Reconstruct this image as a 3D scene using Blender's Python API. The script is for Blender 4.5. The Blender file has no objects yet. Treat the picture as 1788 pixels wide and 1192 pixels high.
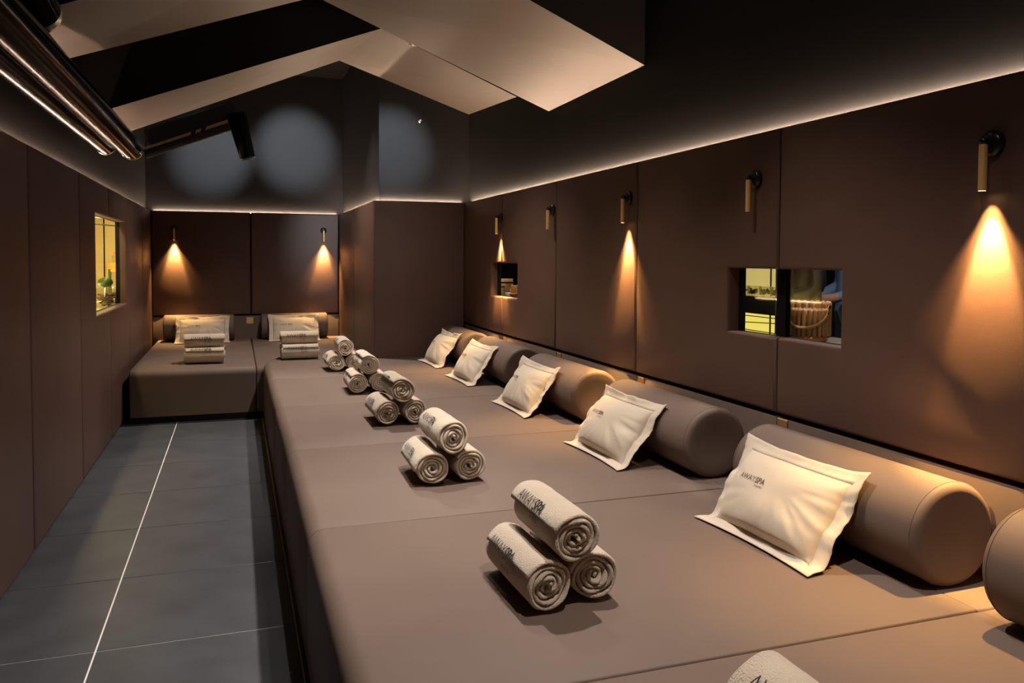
import bpy, bmesh, math, random
from mathutils import Vector, Matrix, noise

SC = bpy.context.scene
COL = SC.collection
PI = math.pi

# ------------------------------------------------------------------ camera
def make_camera():
    f, yaw, pitch, roll, cy = 1407.58, 0.32938, 0.03978, -0.00508, 507.14
    r0 = Vector((math.cos(yaw), -math.sin(yaw), 0))
    f0 = Vector((math.sin(yaw), math.cos(yaw), 0))
    z = Vector((0, 0, 1))
    fw = f0 * math.cos(pitch) - z * math.sin(pitch)
    up0 = z * math.cos(pitch) + f0 * math.sin(pitch)
    rt = r0 * math.cos(roll) - up0 * math.sin(roll)
    up = r0 * math.sin(roll) + up0 * math.cos(roll)
    cd = bpy.data.cameras.new('camera')
    cd.sensor_width = 36
    cd.lens = f / 1788 * 36
    cd.shift_y = -(596 - cy) / 1788
    cd.clip_start = 0.02
    co = bpy.data.objects.new('camera', cd)
    m = Matrix((rt, up, -fw)).transposed().to_4x4()
    m.translation = Vector((0, 0, 1.3))
    co.matrix_world = m
    COL.objects.link(co)
    SC.camera = co
make_camera()

# ------------------------------------------------------------------ world and exposure
w = bpy.data.worlds.new('world'); SC.world = w
w.use_nodes = True
w.node_tree.nodes['Background'].inputs[0].default_value = (0.02, 0.018, 0.017, 1)
w.node_tree.nodes['Background'].inputs[1].default_value = 0.5
SC.view_settings.view_transform = 'Standard'
SC.view_settings.look = 'None'
SC.view_settings.gamma = 1
SC.view_settings.use_curve_mapping = False
SC.view_settings.exposure = 0.0

# light settings, one place for tuning
P_BED = 275.0          # ceiling spots over the daybeds
P_WASH = 1350.0         # spots washing the upper back walls
P_READ = 150.0          # wall reading lamps
E_COVE = 410.0         # cove strip emission
WARM = (1.0, 0.59, 0.20)
BEDCOL = (1.0, 0.89, 0.79)
COOL = (0.86, 0.93, 1.0)

# ------------------------------------------------------------------ key sizes
XR, XRB = 1.877, 1.932        # padding front / wall behind, right
XL, XLB = -0.84, -0.895       # left
YB, YBB = 9.2, 9.255          # back
YP, YPB = 6.78, 6.835         # pier (projection) front
XP, XPB = 1.09, 1.145         # pier side
ZT = 1.782                    # top of padding
ZP = 0.736                    # bottom of upper padding
ZBED = 0.455
ZEND = 0.42
ZC = 3.3
YN = -1.6
BED0, BEDW = 1.4495, 1.0925
G1, TILE, ROW0 = -0.4503, 0.6378, 0.35607

# ------------------------------------------------------------------ materials
MATS = {}
def nodes(name):
    m = bpy.data.materials.new(name); m.use_nodes = True
    nt = m.node_tree
    return m, nt, nt.nodes['Principled BSDF']

def mat(name, col, rough=0.5, metal=0.0, noise_amt=0.0, nscale=8, bump=0.0, bscale=200, sheen=0.0, spec=0.5, emit=None, estr=0):
    if name in MATS: return MATS[name]
    m, nt, b = nodes(name)
    N, L = nt.nodes, nt.links
    b.inputs['Base Color'].default_value = (*col, 1)
    b.inputs['Roughness'].default_value = rough
    b.inputs['Metallic'].default_value = metal
    b.inputs['Specular IOR Level'].default_value = spec
    if sheen:
        b.inputs['Sheen Weight'].default_value = sheen
        b.inputs['Sheen Roughness'].default_value = 0.5
    tc = N.new('ShaderNodeTexCoord')
    if noise_amt:
        n = N.new('ShaderNodeTexNoise'); n.inputs['Scale'].default_value = nscale; n.inputs['Detail'].default_value = 5
        L.new(tc.outputs['Object'], n.inputs['Vector'])
        r = N.new('ShaderNodeValToRGB')
        r.color_ramp.elements[0].position = 0.3; r.color_ramp.elements[1].position = 0.7
        r.color_ramp.elements[0].color = (*[c * (1 - noise_amt) for c in col], 1)
        r.color_ramp.elements[1].color = (*[min(1, c * (1 + noise_amt)) for c in col], 1)
        L.new(n.outputs['Fac'], r.inputs['Fac']); L.new(r.outputs['Color'], b.inputs['Base Color'])
    if bump:
        n2 = N.new('ShaderNodeTexNoise'); n2.inputs['Scale'].default_value = bscale; n2.inputs['Detail'].default_value = 3
        L.new(tc.outputs['Object'], n2.inputs['Vector'])
        bp = N.new('ShaderNodeBump'); bp.inputs['Strength'].default_value = bump; bp.inputs['Distance'].default_value = 0.004
        L.new(n2.outputs['Fac'], bp.inputs['Height']); L.new(bp.outputs['Normal'], b.inputs['Normal'])
    if emit:
        b.inputs['Emission Color'].default_value = (*emit, 1); b.inputs['Emission Strength'].default_value = estr
    MATS[name] = m
    return m

def glass_mat(name, col=(0.95, 1, 0.95), fac=0.12):
    m, nt, b = nodes(name)
    N, L = nt.nodes, nt.links
    N.remove(b)
    t = N.new('ShaderNodeBsdfTransparent'); t.inputs['Color'].default_value = (*col, 1)
    g = N.new('ShaderNodeBsdfGlossy'); g.inputs['Roughness'].default_value = 0.03
    lw = N.new('ShaderNodeLayerWeight'); lw.inputs['Blend'].default_value = 0.25
    mx = N.new('ShaderNodeMixShader')
    pw = N.new('ShaderNodeMath'); pw.operation = 'POWER'; pw.inputs[1].default_value = 3.0
    ma = N.new('ShaderNodeMath'); ma.operation = 'ADD'; ma.inputs[1].default_value = fac; ma.use_clamp = True
    L.new(lw.outputs['Facing'], pw.inputs[0]); L.new(pw.outputs[0], ma.inputs[0]); L.new(ma.outputs[0], mx.inputs['Fac'])
    L.new(t.outputs[0], mx.inputs[1]); L.new(g.outputs[0], mx.inputs[2])
    L.new(mx.outputs[0], N['Material Output'].inputs['Surface'])
    MATS[name] = m
    return m

LEATHER = mat('brown_leatherette', (0.150, 0.106, 0.086), 0.60, noise_amt=0.06, nscale=3, bump=0.10, bscale=900, spec=0.25)
PADWALL = mat('wall_leatherette', (0.105, 0.057, 0.043), 0.46, noise_amt=0.08, nscale=4, bump=0.16, bscale=700, spec=0.4)
BLACKBASE = mat('black_plinth', (0.012, 0.010, 0.010), 0.6)
TILEM = mat('slate_tile', (0.052, 0.056, 0.066), 0.42, noise_amt=0.22, nscale=5, bump=0.06, bscale=60)
GROUT = mat('pale_grout', (0.78, 0.76, 0.73), 0.8)
UPPER = mat('charcoal_paint', (0.0115, 0.0115, 0.0125), 0.65, noise_amt=0.05, nscale=2, spec=0.10)
BLACKP = mat('black_paint', (0.007, 0.006, 0.006), 0.7, spec=0.08)
BEIGE = mat('beige_plaster', (0.10, 0.08, 0.064), 0.55, noise_amt=0.05, nscale=3)
TOWEL = mat('beige_terry', (0.57, 0.47, 0.365), 0.95, noise_amt=0.07, nscale=14, bump=1.0, bscale=260, sheen=0.4, spec=0.1)
COTTON = mat('cream_cotton', (0.56, 0.475, 0.38), 0.75, noise_amt=0.03, nscale=6, bump=0.12, bscale=35, sheen=0.15, spec=0.2)
PRINT = mat('dark_brown_print', (0.028, 0.022, 0.020), 0.7)
PRINT2 = mat('brown_embroidery', (0.13, 0.09, 0.065), 0.7)
BRASS = mat('brushed_brass', (0.95, 0.58, 0.24), 0.38, metal=0.4, bump=0.04, bscale=300)
BRASSP = mat('brass_plate', (0.75, 0.50, 0.24), 0.42, metal=0.9)
BLACKM = mat('black_metal', (0.012, 0.012, 0.013), 0.28)
GLOSS = mat('gloss_black_metal', (0.002, 0.002, 0.002), 0.16, spec=0.02)
RIM = mat('pale_metal_rim', (0.75, 0.70, 0.62), 0.25, metal=1.0)
WOOD = mat('warm_wood', (0.50, 0.27, 0.11), 0.5, noise_amt=0.2, nscale=30)
TANL = mat('tan_leather_strap', (0.52, 0.28, 0.10), 0.45)
COPPER = mat('terracotta_glaze', (0.80, 0.22, 0.10), 0.35, noise_amt=0.1)
YELLOW = mat('pale_yellow_lacquer', (0.60, 0.49, 0.22), 0.4, noise_amt=0.04, nscale=3)
GREYAP = mat('grey_apron', (0.16, 0.15, 0.13), 0.4)
FRUIT = mat('dark_dried_fruit', (0.07, 0.022, 0.018), 0.4, noise_amt=0.4, nscale=40)
LEAF = mat('green_leaf', (0.05, 0.10, 0.02), 0.4)
ORANGE = mat('orange_slice', (0.85, 0.42, 0.05), 0.4)
SKIN = mat('skin', (0.62, 0.33, 0.24), 0.5)
BLKCL = mat('black_jacket', (0.014, 0.014, 0.018), 0.35)
BLUECL = mat('pale_blue_shirt', (0.22, 0.33, 0.60), 0.7)
TROUS = mat('dark_trousers', (0.02, 0.022, 0.03), 0.7)
HAIR = mat('dark_hair', (0.02, 0.014, 0.01), 0.5)
GLASS = glass_mat('clear_glass', (0.97, 0.98, 0.97), 0.01)
JARGL = glass_mat('jar_glass', (0.96, 0.96, 0.88), 0.10)
COVE = mat('cove_led', (1, 0.8, 0.62), 0.5, emit=(1.0, 0.70, 0.48), estr=E_COVE)
COVEL = mat('cove_led_dim', (1, 0.8, 0.62), 0.5, emit=(1.0, 0.66, 0.46), estr=E_COVE * 0.4)
LENS = mat('lit_lens', (1, 0.9, 0.7), 0.5, emit=(1.0, 0.78, 0.45), estr=30)
LENSW = mat('lit_white_lens', (1, 0.95, 0.9), 0.5, emit=(1.0, 0.93, 0.85), estr=12)
YLED = mat('yellow_led', (1, 0.9, 0.5), 0.5, emit=(1.0, 0.82, 0.44), estr=34.0)
GLOWPANEL = mat('self_glowing_yellow_panel', (0.6, 0.5, 0.2), 0.5, emit=(1.0, 0.78, 0.26), estr=0.55)  # lit look of the shelf back put in as emission
GLOWPANEL2 = mat('bright_self_glowing_yellow_panel', (0.6, 0.5, 0.2), 0.5, emit=(1.0, 0.82, 0.16), estr=0.9)
FILLBAR = mat('warm_fill_bar', (1, 0.9, 0.8), 0.5, emit=(1.0, 0.78, 0.55), estr=14)  # emission of the fill bars added above the niches
PALE = mat('pale_tan_paint', (0.52, 0.40, 0.30), 0.5)
DARKLENS = mat('unlit_lens', (0.05, 0.05, 0.05), 0.2)
PINK = mat('pink_cloth', (0.75, 0.12, 0.14), 0.6)
WHITEP = mat('white_plastic', (0.75, 0.77, 0.8), 0.4)

# ------------------------------------------------------------------ helpers
def obj(name, bm, material, parent=None, smooth=False, loc=None):
    bmesh.ops.recalc_face_normals(bm, faces=bm.faces[:])
    me = bpy.data.meshes.new(name)
    bm.to_mesh(me); bm.free()
    if smooth:
        for p in me.polygons: p.use_smooth = True
    me.materials.append(material)
    o = bpy.data.objects.new(name, me)
    COL.objects.link(o)
    if parent: o.parent = parent
    if loc: o.location = loc
    return o

def empty(name, loc=(0, 0, 0), rot=(0, 0, 0)):
    o = bpy.data.objects.new(name, None)
    o.empty_display_size = 0.05
    o.location = loc; o.rotation_euler = rot
    COL.objects.link(o)
    return o

def tag(o, label=None, cat=None, group=None, kind=None):
    if label: o['label'] = label
    if cat: o['category'] = cat
    if group: o['group'] = group
    if kind: o['kind'] = kind
    return o

def struct(o): o['kind'] = 'structure'; return o

def copy_tree(o, parent=None):
    c = o.copy(); COL.objects.link(c); c.parent = parent
    for ch in list(o.children):
        copy_tree(ch, c)
    return c

def box(bm, x0, x1, y0, y1, z0, z1):
    vs = [bm.verts.new(p) for p in ((x0,y0,z0),(x1,y0,z0),(x1,y1,z0),(x0,y1,z0),(x0,y0,z1),(x1,y0,z1),(x1,y1,z1),(x0,y1,z1))]
    for f in ((0,3,2,1),(4,5,6,7),(0,1,5,4),(1,2,6,5),(2,3,7,6),(3,0,4,7)):
        bm.faces.new([vs[i] for i in f])
    return vs

def bbox(x0, x1, y0, y1, z0, z1, bev=0.0, seg=2):
    bm = bmesh.new(); box(bm, x0, x1, y0, y1, z0, z1)
    if bev: bmesh.ops.bevel(bm, geom=bm.edges[:], offset=bev, segments=seg, affect='EDGES', profile=0.5)
    return bm

def tube(bm, a, b, ra, rb=None, seg=20, cap=True):
    rb = ra if rb is None else rb
    a, b = Vector(a), Vector(b)
    d = (b - a).normalized()
    s = d.orthogonal().normalized(); t = d.cross(s)
    A, B = [], []
    for i in range(seg):
        an = 2 * PI * i / seg
        v = s * math.cos(an) + t * math.sin(an)
        A.append(bm.verts.new(a + v * ra)); B.append(bm.verts.new(b + v * rb))
    for i in range(seg):
        j = (i + 1) % seg
        bm.faces.new((A[i], A[j], B[j], B[i]))
    if cap:
        bm.faces.new(A[::-1]); bm.faces.new(B)

def lathe(bm, prof, seg=24, axis='Z', c=(0, 0, 0)):
    rings = []
    for r, h in prof:
        ring = []
        for i in range(seg):
            an = 2 * PI * i / seg
            x, y = r * math.cos(an), r * math.sin(an)
            p = (x, y, h) if axis == 'Z' else ((h, x, y) if axis == 'X' else (x, h, y))
            ring.append(bm.verts.new((p[0] + c[0], p[1] + c[1], p[2] + c[2])))
        rings.append(ring)
    for k in range(len(rings) - 1):
        for i in range(seg):
            j = (i + 1) % seg
            bm.faces.new((rings[k][i], rings[k][j], rings[k + 1][j], rings[k + 1][i]))
    bm.faces.new(rings[0][::-1]); bm.faces.new(rings[-1])

def panel(poly, mapf, bev=0.014, seg=3):
    """padded panel: poly in 2D, mapf(u,v,t) t=0 front, 1 back; front rim rounded"""
    bm = bmesh.new()
    n = len(poly)
    F = [bm.verts.new(mapf(u, v, 0)) for u, v in poly]
    Bk = [bm.verts.new(mapf(u, v, 1)) for u, v in poly]
    ff = bm.faces.new(F)
    bm.faces.new(Bk[::-1])
    for i in range(n):
        j = (i + 1) % n
        bm.faces.new((F[i], Bk[i], Bk[j], F[j]))
    bmesh.ops.recalc_face_normals(bm, faces=bm.faces[:])
    es = list(ff.edges)
    bmesh.ops.bevel(bm, geom=es, offset=bev, segments=seg, affect='EDGES', profile=0.5)
    return bm

def shade_auto(o, ang=40):
    me = o.data
    for p in me.polygons: p.use_smooth = True
    bm = bmesh.new(); bm.from_mesh(me)
    for e in bm.edges:
        if len(e.link_faces) == 2 and e.calc_face_angle(0) > math.radians(ang): e.smooth = False
    bm.to_mesh(me); bm.free()
    return o

# ================================================================== SETTING
def build_floor():
    base = struct(obj('floor', bbox(-1.05, 2.0, YN, YBB, -0.08, -0.0025), GROUT))
    base['label'] = 'dark slate tiled aisle floor with pale grout lines'
    g = 0.003
    xs = [(-0.90, G1), (G1, G1 + TILE), (G1 + TILE, G1 + TILE + 0.12)]
    cache = {}
    for k in range(-4, 12):
        y0 = ROW0 + (k) * TILE; y1 = y0 + TILE
        if y1 < YN + 0.1 or y0 > 7.0: continue
        y0 = max(y0, YN)
        for i, (a, b) in enumerate(xs):
            key = (i, round(y1 - y0, 3))
            if key not in cache:
                o = obj('tile', bbox(a + g, b - g, g, (y1 - y0) - g, -0.012, 0.0, 0.0008, 1), TILEM, base)
                cache[key] = o
            else:
                o = cache[key].copy(); COL.objects.link(o); o.parent = base
            o.location = (0, y0, 0)
build_floor()

def mapR(u, v, t): return (XR + (XRB - XR) * t, u, v)
def mapL(u, v, t): return (XL + (XLB - XL) * t, u, v)
def mapB(u, v, t): return (u, YB + (YBB - YB) * t, v)
def mapP(u, v, t): return (u, YP + (YPB - YP) * t, v)
def mapS(u, v, t): return (XP + (XPB - XP) * t, u, v)

NICHE_R = [(2.156, 2.800), (5.385, 6.005)]
NZ0, NZ1 = 1.012, 1.266
LN0, LN1, LNZ0, LNZ1 = 5.68, 7.21, 0.922, 1.577

def slab_holes(x0, x1, ya, yb, z0, z1, holes):
    """wall slab normal to X with rectangular openings (same z range)"""
    bm = bmesh.new()
    hz0, hz1 = holes[0][2], holes[0][3]
    box(bm, x0, x1, ya, yb, z0, hz0)
    box(bm, x0, x1, ya, yb, hz1, z1)
    y = ya
    for h in holes:
        box(bm, x0, x1, y, h[0], hz0, hz1); y = h[1]
    box(bm, x0, x1, y, yb, hz0, hz1)
    return bm

def build_walls():
    gap = 0.003
    # ---- right wall
    wr = struct(obj('wall_right', slab_holes(XRB, XRB + 0.03, YN, YPB, 0, ZC, [(a + .004, b - .004, NZ0, NZ1) for a, b in NICHE_R]), UPPER))
    seams = [-0.80, 0.30, 1.390, 2.483, 3.587, 4.657, 5.725, YP + 0.04]
    for a, b in zip(seams[:-1], seams[1:]):
        a2, b2 = a + gap, b - gap
        poly = [(a2, ZP), (b2, ZP), (b2, ZT), (a2, ZT)]
        for n0, n1 in NICHE_R:
            if a < n1 < b and n0 < a:        # niche enters from the near side
                poly = [(a2, ZP), (b2, ZP), (b2, ZT), (a2, ZT), (a2, NZ1), (n1, NZ1), (n1, NZ0), (a2, NZ0)]
            if a < n0 < b and n1 > b:
                poly = [(a2, ZP), (b2, ZP), (b2, NZ0), (n0, NZ0), (n0, NZ1), (b2, NZ1), (b2, ZT), (a2, ZT)]
        shade_auto(obj('panel', panel(poly, mapR), PADWALL, wr))
        # low strip behind the bolsters
        s = panel([(a2, 0.30), (b2, 0.30), (b2, ZP - 0.014), (a2, ZP - 0.014)], lambda u, v, t: (XR + 0.008 + (XRB - XR - 0.008) * t, u, v), 0.008, 2)
        shade_auto(obj('lower_strip', s, LEATHER, wr))
    # ---- left wall
    wl = struct(obj('wall_left', slab_holes(XLB - 0.03, XLB, YN, YBB, 0, ZC, [(LN0 + .004, LN1 - .004, LNZ0, LNZ1)]), UPPER))
    ls = [YN, -0.5, 0.6, 1.7, 2.83, 3.95, 5.13, 6.25, 7.30, 8.35, YB - 0.002]
    for a, b in zip(ls[:-1], ls[1:]):
        a2, b2 = a + gap, b - gap
        z0 = 0.012
        if a == 5.13:
            poly = [(a2, z0), (b2, z0), (b2, LNZ0), (LN0, LNZ0), (LN0, LNZ1), (b2, LNZ1), (b2, ZT), (a2, ZT)]
        elif a == 6.25:
            poly = [(a2, z0), (b2, z0), (b2, ZT), (a2, ZT), (a2, LNZ1), (LN1, LNZ1), (LN1, LNZ0), (a2, LNZ0)]
        else:
            poly = [(a2, z0), (b2, z0), (b2, ZT), (a2, ZT)]
        shade_auto(obj('panel', panel(poly, mapL, 0.018), PADWALL, wl))
    # ---- back wall
    wb = struct(obj('wall_back', bbox(XLB, XPB, YBB, YBB + 0.05, 0, ZC), UPPER))
    for a, b in ((XL, 0.149), (0.149, XP)):
        shade_auto(obj('panel', panel([(a + gap, 0.678), (b - gap, 0.678), (b - gap, ZT), (a + gap, ZT)], mapB, 0.016), PADWALL, wb))
    shade_auto(obj('lower_strip', panel([(XL + gap, 0.25), (XP - gap, 0.25), (XP - gap, 0.664), (XL + gap, 0.664)], lambda u, v, t: (u, YB + 0.008 + 0.045 * t, v), 0.008, 2), LEATHER, wb))
    # ---- pier at the right of the back wall
    bm = bmesh.new(); box(bm, XPB, XRB + 0.03, YPB, YBB, 0, ZC)
    wp = struct(obj('wall_pier', bm, UPPER))
    shade_auto(obj('panel', panel([(XP, 0.20), (XR, 0.20), (XR, ZT), (XP, ZT)], mapP, 0.012), PADWALL, wp))
    for a, b in ((YPB, 7.98), (7.98, YB)):
        shade_auto(obj('panel', panel([(a + gap, 0.20), (b - gap, 0.20), (b - gap, ZT), (a + gap, ZT)], mapS, 0.014), PADWALL, wp))
    # ---- near wall behind the camera, ceiling
    struct(obj('wall_near', bbox(XLB - 0.03, XRB + 0.03, YN - 0.05, YN, 0, ZC), UPPER))
    struct(obj('ceiling', bbox(XLB - 0.03, XRB + 0.03, YN - 0.05, YBB + 0.05, ZC, ZC + 0.05), BLACKP))
build_walls()

def gable(name, far, near, label):
    """hanging bulkhead with a folded pale underside and black vertical sides"""
    bm = bmesh.new()
    yf, pf = far; yn, pn = near
    F = [bm.verts.new((x, yf, z)) for x, z in pf]; N = [bm.verts.new((x, yn, z)) for x, z in pn]
    for i in range(2): bm.faces.new((F[i], F[i + 1], N[i + 1], N[i]))
    FT = [bm.verts.new((x, yf, ZC)) for x, z in pf]; NT = [bm.verts.new((x, yn, ZC)) for x, z in pn]
    for i in range(2):
        bm.faces.new((F[i], FT[i], FT[i + 1], F[i + 1])); bm.faces.new((N[i + 1], NT[i + 1], NT[i], N[i]))
    bm.faces.new((F[0], N[0], NT[0], FT[0])); bm.faces.new((F[2], FT[2], NT[2], N[2]))
    for i in range(2): bm.faces.new((FT[i], NT[i], NT[i + 1], FT[i + 1]))
    o = obj(name, bm, BLACKP)
    o.data.materials.append(BEIGE)
    for p in o.data.polygons:
        if p.index < 2: p.material_index = 1
    struct(o); o['label'] = label
    return o
gable('ceiling_bulkhead', (6.83, [(-0.89, 2.203), (0.818, 2.925), (1.928, 2.552)]), (5.56, [(-0.89, 2.150), (0.945, 2.862), (1.928, 2.468)]),
      'far gabled ceiling bulkhead with pale folded underside')
gable('ceiling_bulkhead', (4.92, [(-0.89, 2.346), (0.453, 2.831), (1.928, 2.256)]), (3.62, [(-0.89, 2.185), (0.600, 2.817), (1.928, 2.263)]),
      'near gabled ceiling bulkhead with pale folded underside')

# ---- cove light strips on top of the padding
def cove(name, x0, x1, y0, y1, label, m=None):
    o = obj(name, bbox(x0, x1, y0, y1, ZT - 0.002, ZT + 0.00015), m or COVE)
    return tag(o, label, 'light strip', 'cove light strips')
cove('light_strip', XR + 0.041, XR + 0.049, YN + 0.1, YP - 0.03, 'warm light strip glowing along the top of the right wall padding')
cove('light_strip', XL - 0.049, XL - 0.041, YN + 0.1, YB - 0.03, 'warm light strip glowing along the top of the left wall padding', COVEL)
cove('light_strip', XL + 0.02, XP - 0.02, YB + 0.041, YB + 0.049, 'warm light strip along the top of the end wall padding')
cove('light_strip', XP + 0.05, XR - 0.01, YP + 0.041, YP + 0.049, 'warm light strip along the top of the pier front')
cove('light_strip', XP + 0.041, XP + 0.049, YP + 0.08, YB - 0.02, 'short warm light strip along the pier side, above the end daybeds')

# ================================================================== LIGHTS WITH FIXTURES
def spot(name, loc, target, power, col, ang, blend, rad):
    ld = bpy.data.lights.new(name, 'SPOT')
    ld.energy = power; ld.color = col; ld.spot_size = math.radians(ang); ld.spot_blend = blend; ld.shadow_soft_size = rad
    o = bpy.data.objects.new(name, ld)
    o.location = loc
    d = Vector(target) - Vector(loc)
    o.rotation_euler = d.to_track_quat('-Z', 'Y').to_euler()
    COL.objects.link(o)
    return o

def ceiling_spot(loc, target, power, col, ang, blend, rad, label):
    """black cylinder spotlight on a stem from the ceiling"""
    root = empty('ceiling_spotlight', (loc[0], loc[1], ZC))
    tag(root, label, 'spotlight', 'ceiling spotlights')
    d = (Vector(target) - Vector(loc)).normalized()
    a = Vector(loc) - root.location
    bm = bmesh.new(); tube(bm, a - d * 0.02 - d * 0.13, a - d * 0.012, 0.04); obj('housing', bm, BLACKM, root, True)
    bm = bmesh.new(); tube(bm, a - d * 0.011, a - d * 0.006, 0.034); obj('lens', bm, LENSW, root)
    bm = bmesh.new(); tube(bm, a - d * 0.10, (a.x, a.y, 0), 0.010, seg=10); obj('stem', bm, BLACKM, root)
    l = spot('spot_beam', (0, 0, 0), (0, 0, -1), power, col, ang, blend, rad)
    l.location = a + d * 0.005; l.rotation_euler = d.to_track_quat('-Z', 'Y').to_euler(); l.parent = root
    return root

ceiling_spot((1.05, 2.45, 2.80), (0.80, 2.20, 0.45), P_BED * 0.72, BEDCOL, 92, 1.0, 0.02, 'black spotlight hanging above the second daybed from the camera')
ceiling_spot((1.00, 3.45, 2.80), (0.75, 3.40, 0.45), P_BED * 0.55, BEDCOL, 92, 1.0, 0.02, 'black spotlight hanging above the third daybed from the camera')
ceiling_spot((0.52, 2.40, 2.80), (0.08, 2.9, 0.2), P_BED * 0.36, BEDCOL, 56, 0.8, 0.02, 'black spotlight hanging above the aisle edge of the daybeds')
ceiling_spot((1.02, 5.24, 2.78), (0.75, 4.95, 0.45), P_BED * 0.95, BEDCOL, 100, 1.0, 0.02, 'black spotlight in the slot between the two ceiling bulkheads')
ceiling_spot((0.50, 5.24, 2.96), (0.05, 5.1, 0.2), P_BED * 0.5, BEDCOL, 54, 0.8, 0.02, 'black spotlight over the aisle in the bulkhead slot')
ceiling_spot((0.70, 7.12, 3.0), (0.30, 7.2, 0.45), P_BED * 1.0, BEDCOL, 96, 1.0, 0.02, 'black spotlight above the end daybeds')
ceiling_spot((0.85, 0.95, 2.80), (0.85, 1.2, 0.45), P_BED * 0.50, BEDCOL, 92, 1.0, 0.02, 'black spotlight above the nearest daybed')
ceiling_spot((0.95, 1.55, 2.62), (1.15, 6.6, 0.80), P_BED * 0.55, BEDCOL, 34, 1.0, 0.03, 'added fill spotlight aimed down the room at the pier')  # unseen fill spot, added to brighten the pier face and towel ends

# ================================================================== DAYBEDS
def arc(cx, cz, r, a0, a1, n):
    return [(cx + r * math.cos(a0 + (a1 - a0) * i / n), cz + r * math.sin(a0 + (a1 - a0) * i / n)) for i in range(n + 1)]

def sweep(prof, y0, y1, e=0.005):
    """closed (a,z) profile swept along y, ends slightly rounded; returns bmesh in (a,y,z)"""
    cx = sum(p[0] for p in prof) / len(prof); cz = sum(p[1] for p in prof) / len(prof)
    bm = bmesh.new(); rings = []
    # inset by moving every vertex inwards along its vertex normal
    n = len(prof)
    def inset(k):
        out = []
        for i in range(n):
            p0, p, p1 = Vector(prof[i - 1]), Vector(prof[i]), Vector(prof[(i + 1) % n])
            t0 = (p - p0).normalized(); t1 = (p1 - p).normalized()
            nn = Vector((-(t0.y + t1.y), t0.x + t1.x))
            nn = nn.normalized() if nn.length > 1e-6 else Vector((0, 0))
            q = p + nn * k
            if (q - Vector((cx, cz))).length > (p - Vector((cx, cz))).length: q = p - nn * k
            out.append(q)
        return out
    for y, k in ((y0, e), (y0 + e * 0.35, e * 0.3), (y0 + e, 0), (y1 - e, 0), (y1 - e * 0.35, e * 0.3), (y1, e)):
        rings.append([bm.verts.new((q.x, y, q.y)) for q in inset(k)])
    for r0, r1 in zip(rings[:-1], rings[1:]):
        for i in range(n):
            j = (i + 1) % n
            bm.faces.new((r0[i], r0[j], r1[j], r1[i]))
    bm.faces.new(rings[0]); bm.faces.new(rings[-1][::-1])
    return bm

BED_LABELS = ['nearest brown daybed at the bottom right of the long row',
              'second brown daybed from the camera, under the large towel pyramid',
              'third brown daybed from the camera, below the near wall niche',
              'fourth brown daybed from the camera in the long row',
              'fifth brown daybed from the camera in the long row',
              'farthest brown daybed of the long row, in front of the pier']
def build_beds():
    xl, r = 0.200, 0.055
    prof = [(xl, 0.021)] + [(xl, ZBED - r)] + arc(xl + r, ZBED - r, r, PI, PI / 2, 8)[1:] + [(1.690, ZBED), (1.690, 0.021)]
    rear = [(1.693, 0.021)] + arc(1.693 + 0.006, ZBED - 0.006, 0.006, PI, PI / 2, 3) + [(XR + 0.006, ZBED), (XR + 0.006, 0.021)]
    for k in range(-1, 6):
        y0 = BED0 + (k - 1) * BEDW; y1 = y0 + BEDW
        if k == 5: y1 = YP - 0.003
        if k == -1: continue
        root = empty('daybed', (0, y0, 0))
        tag(root, BED_LABELS[k], 'daybed', 'daybeds along the right wall')
        shade_auto(obj('mattress', sweep(prof, 0.0018, y1 - y0 - 0.0018, 0.007), LEATHER, root), 50)
        shade_auto(obj('rear_cushion', sweep(rear, 0.0018, y1 - y0 - 0.0018, 0.007), LEATHER, root), 50)
        obj('plinth', bbox(xl + 0.01, XR, 0, y1 - y0, 0, 0.0205), BLACKBASE, root)
    # end daybeds, feet towards the camera
    yf = YP + 0.007; r = 0.06
    for a, b, lab in ((-0.79, 0.1435, 'brown end daybed beside the left wall, facing down the aisle'),
                      (0.1465, XP - 0.002, 'brown end daybed beside the pier, behind the long row')):
        pr = [(yf, 0.055), (yf, ZEND - r)] + arc(yf + r, ZEND - r, r, PI, PI / 2, 8)[1:] + [(YB + 0.006, ZEND), (YB + 0.006, 0.055)]
        bm = sweep(pr, a, b, 0.012)
        for v in bm.verts: v.co = Vector((v.co.y, v.co.x, v.co.z))
        root = empty('end_daybed', (0, 0, 0))
        tag(root, lab, 'daybed', 'daybeds at the end wall')
        shade_auto(obj('mattress', bm, LEATHER, root), 50)
        obj('plinth', bbox(a, b, yf + 0.03, YB, 0, 0.054), BLACKBASE, root)
build_beds()

# ---- bolsters
def bolster_mesh(L, R):
    bm = bmesh.new()
    prof = []
    e = 0.022
    prof.append((0.02, 0.006)); prof.append((R * 0.6, 0.003))
    for i in range(6):
        a = PI / 2 * i / 5
        prof.append((R - e + e * math.sin(a), e - e * math.cos(a)))
    mid = [(R, L * 0.25), (R, L * 0.5), (R, L * 0.75)]
    full = prof + mid + [(r, L - h) for r, h in prof[::-1]]
    lathe(bm, full, 44, 'Y')
    return bm
def piping_mesh(L, R, h):
    bm = bmesh.new()
    if True:
        lathe(bm, [(R + 0.0005, h - 0.0016), (R + 0.0016, h), (R + 0.0005, h + 0.0016), (R - 0.003, h + 0.0016), (R - 0.003, h - 0.0016)], 44, 'Y')
    return bm
BOLSTER_LABELS = ['brown bolster cut off by the right edge of the picture',
                  'large brown bolster behind the nearest pillow, lit by the gold lamp',
                  'dark brown bolster in shadow behind the second pillow',
                  'brown bolster behind the third pillow, below the lit middle lamp',
                  'grey brown bolster behind the fourth pillow',
                  'farthest brown bolster of the long row, in the pier corner']
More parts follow.
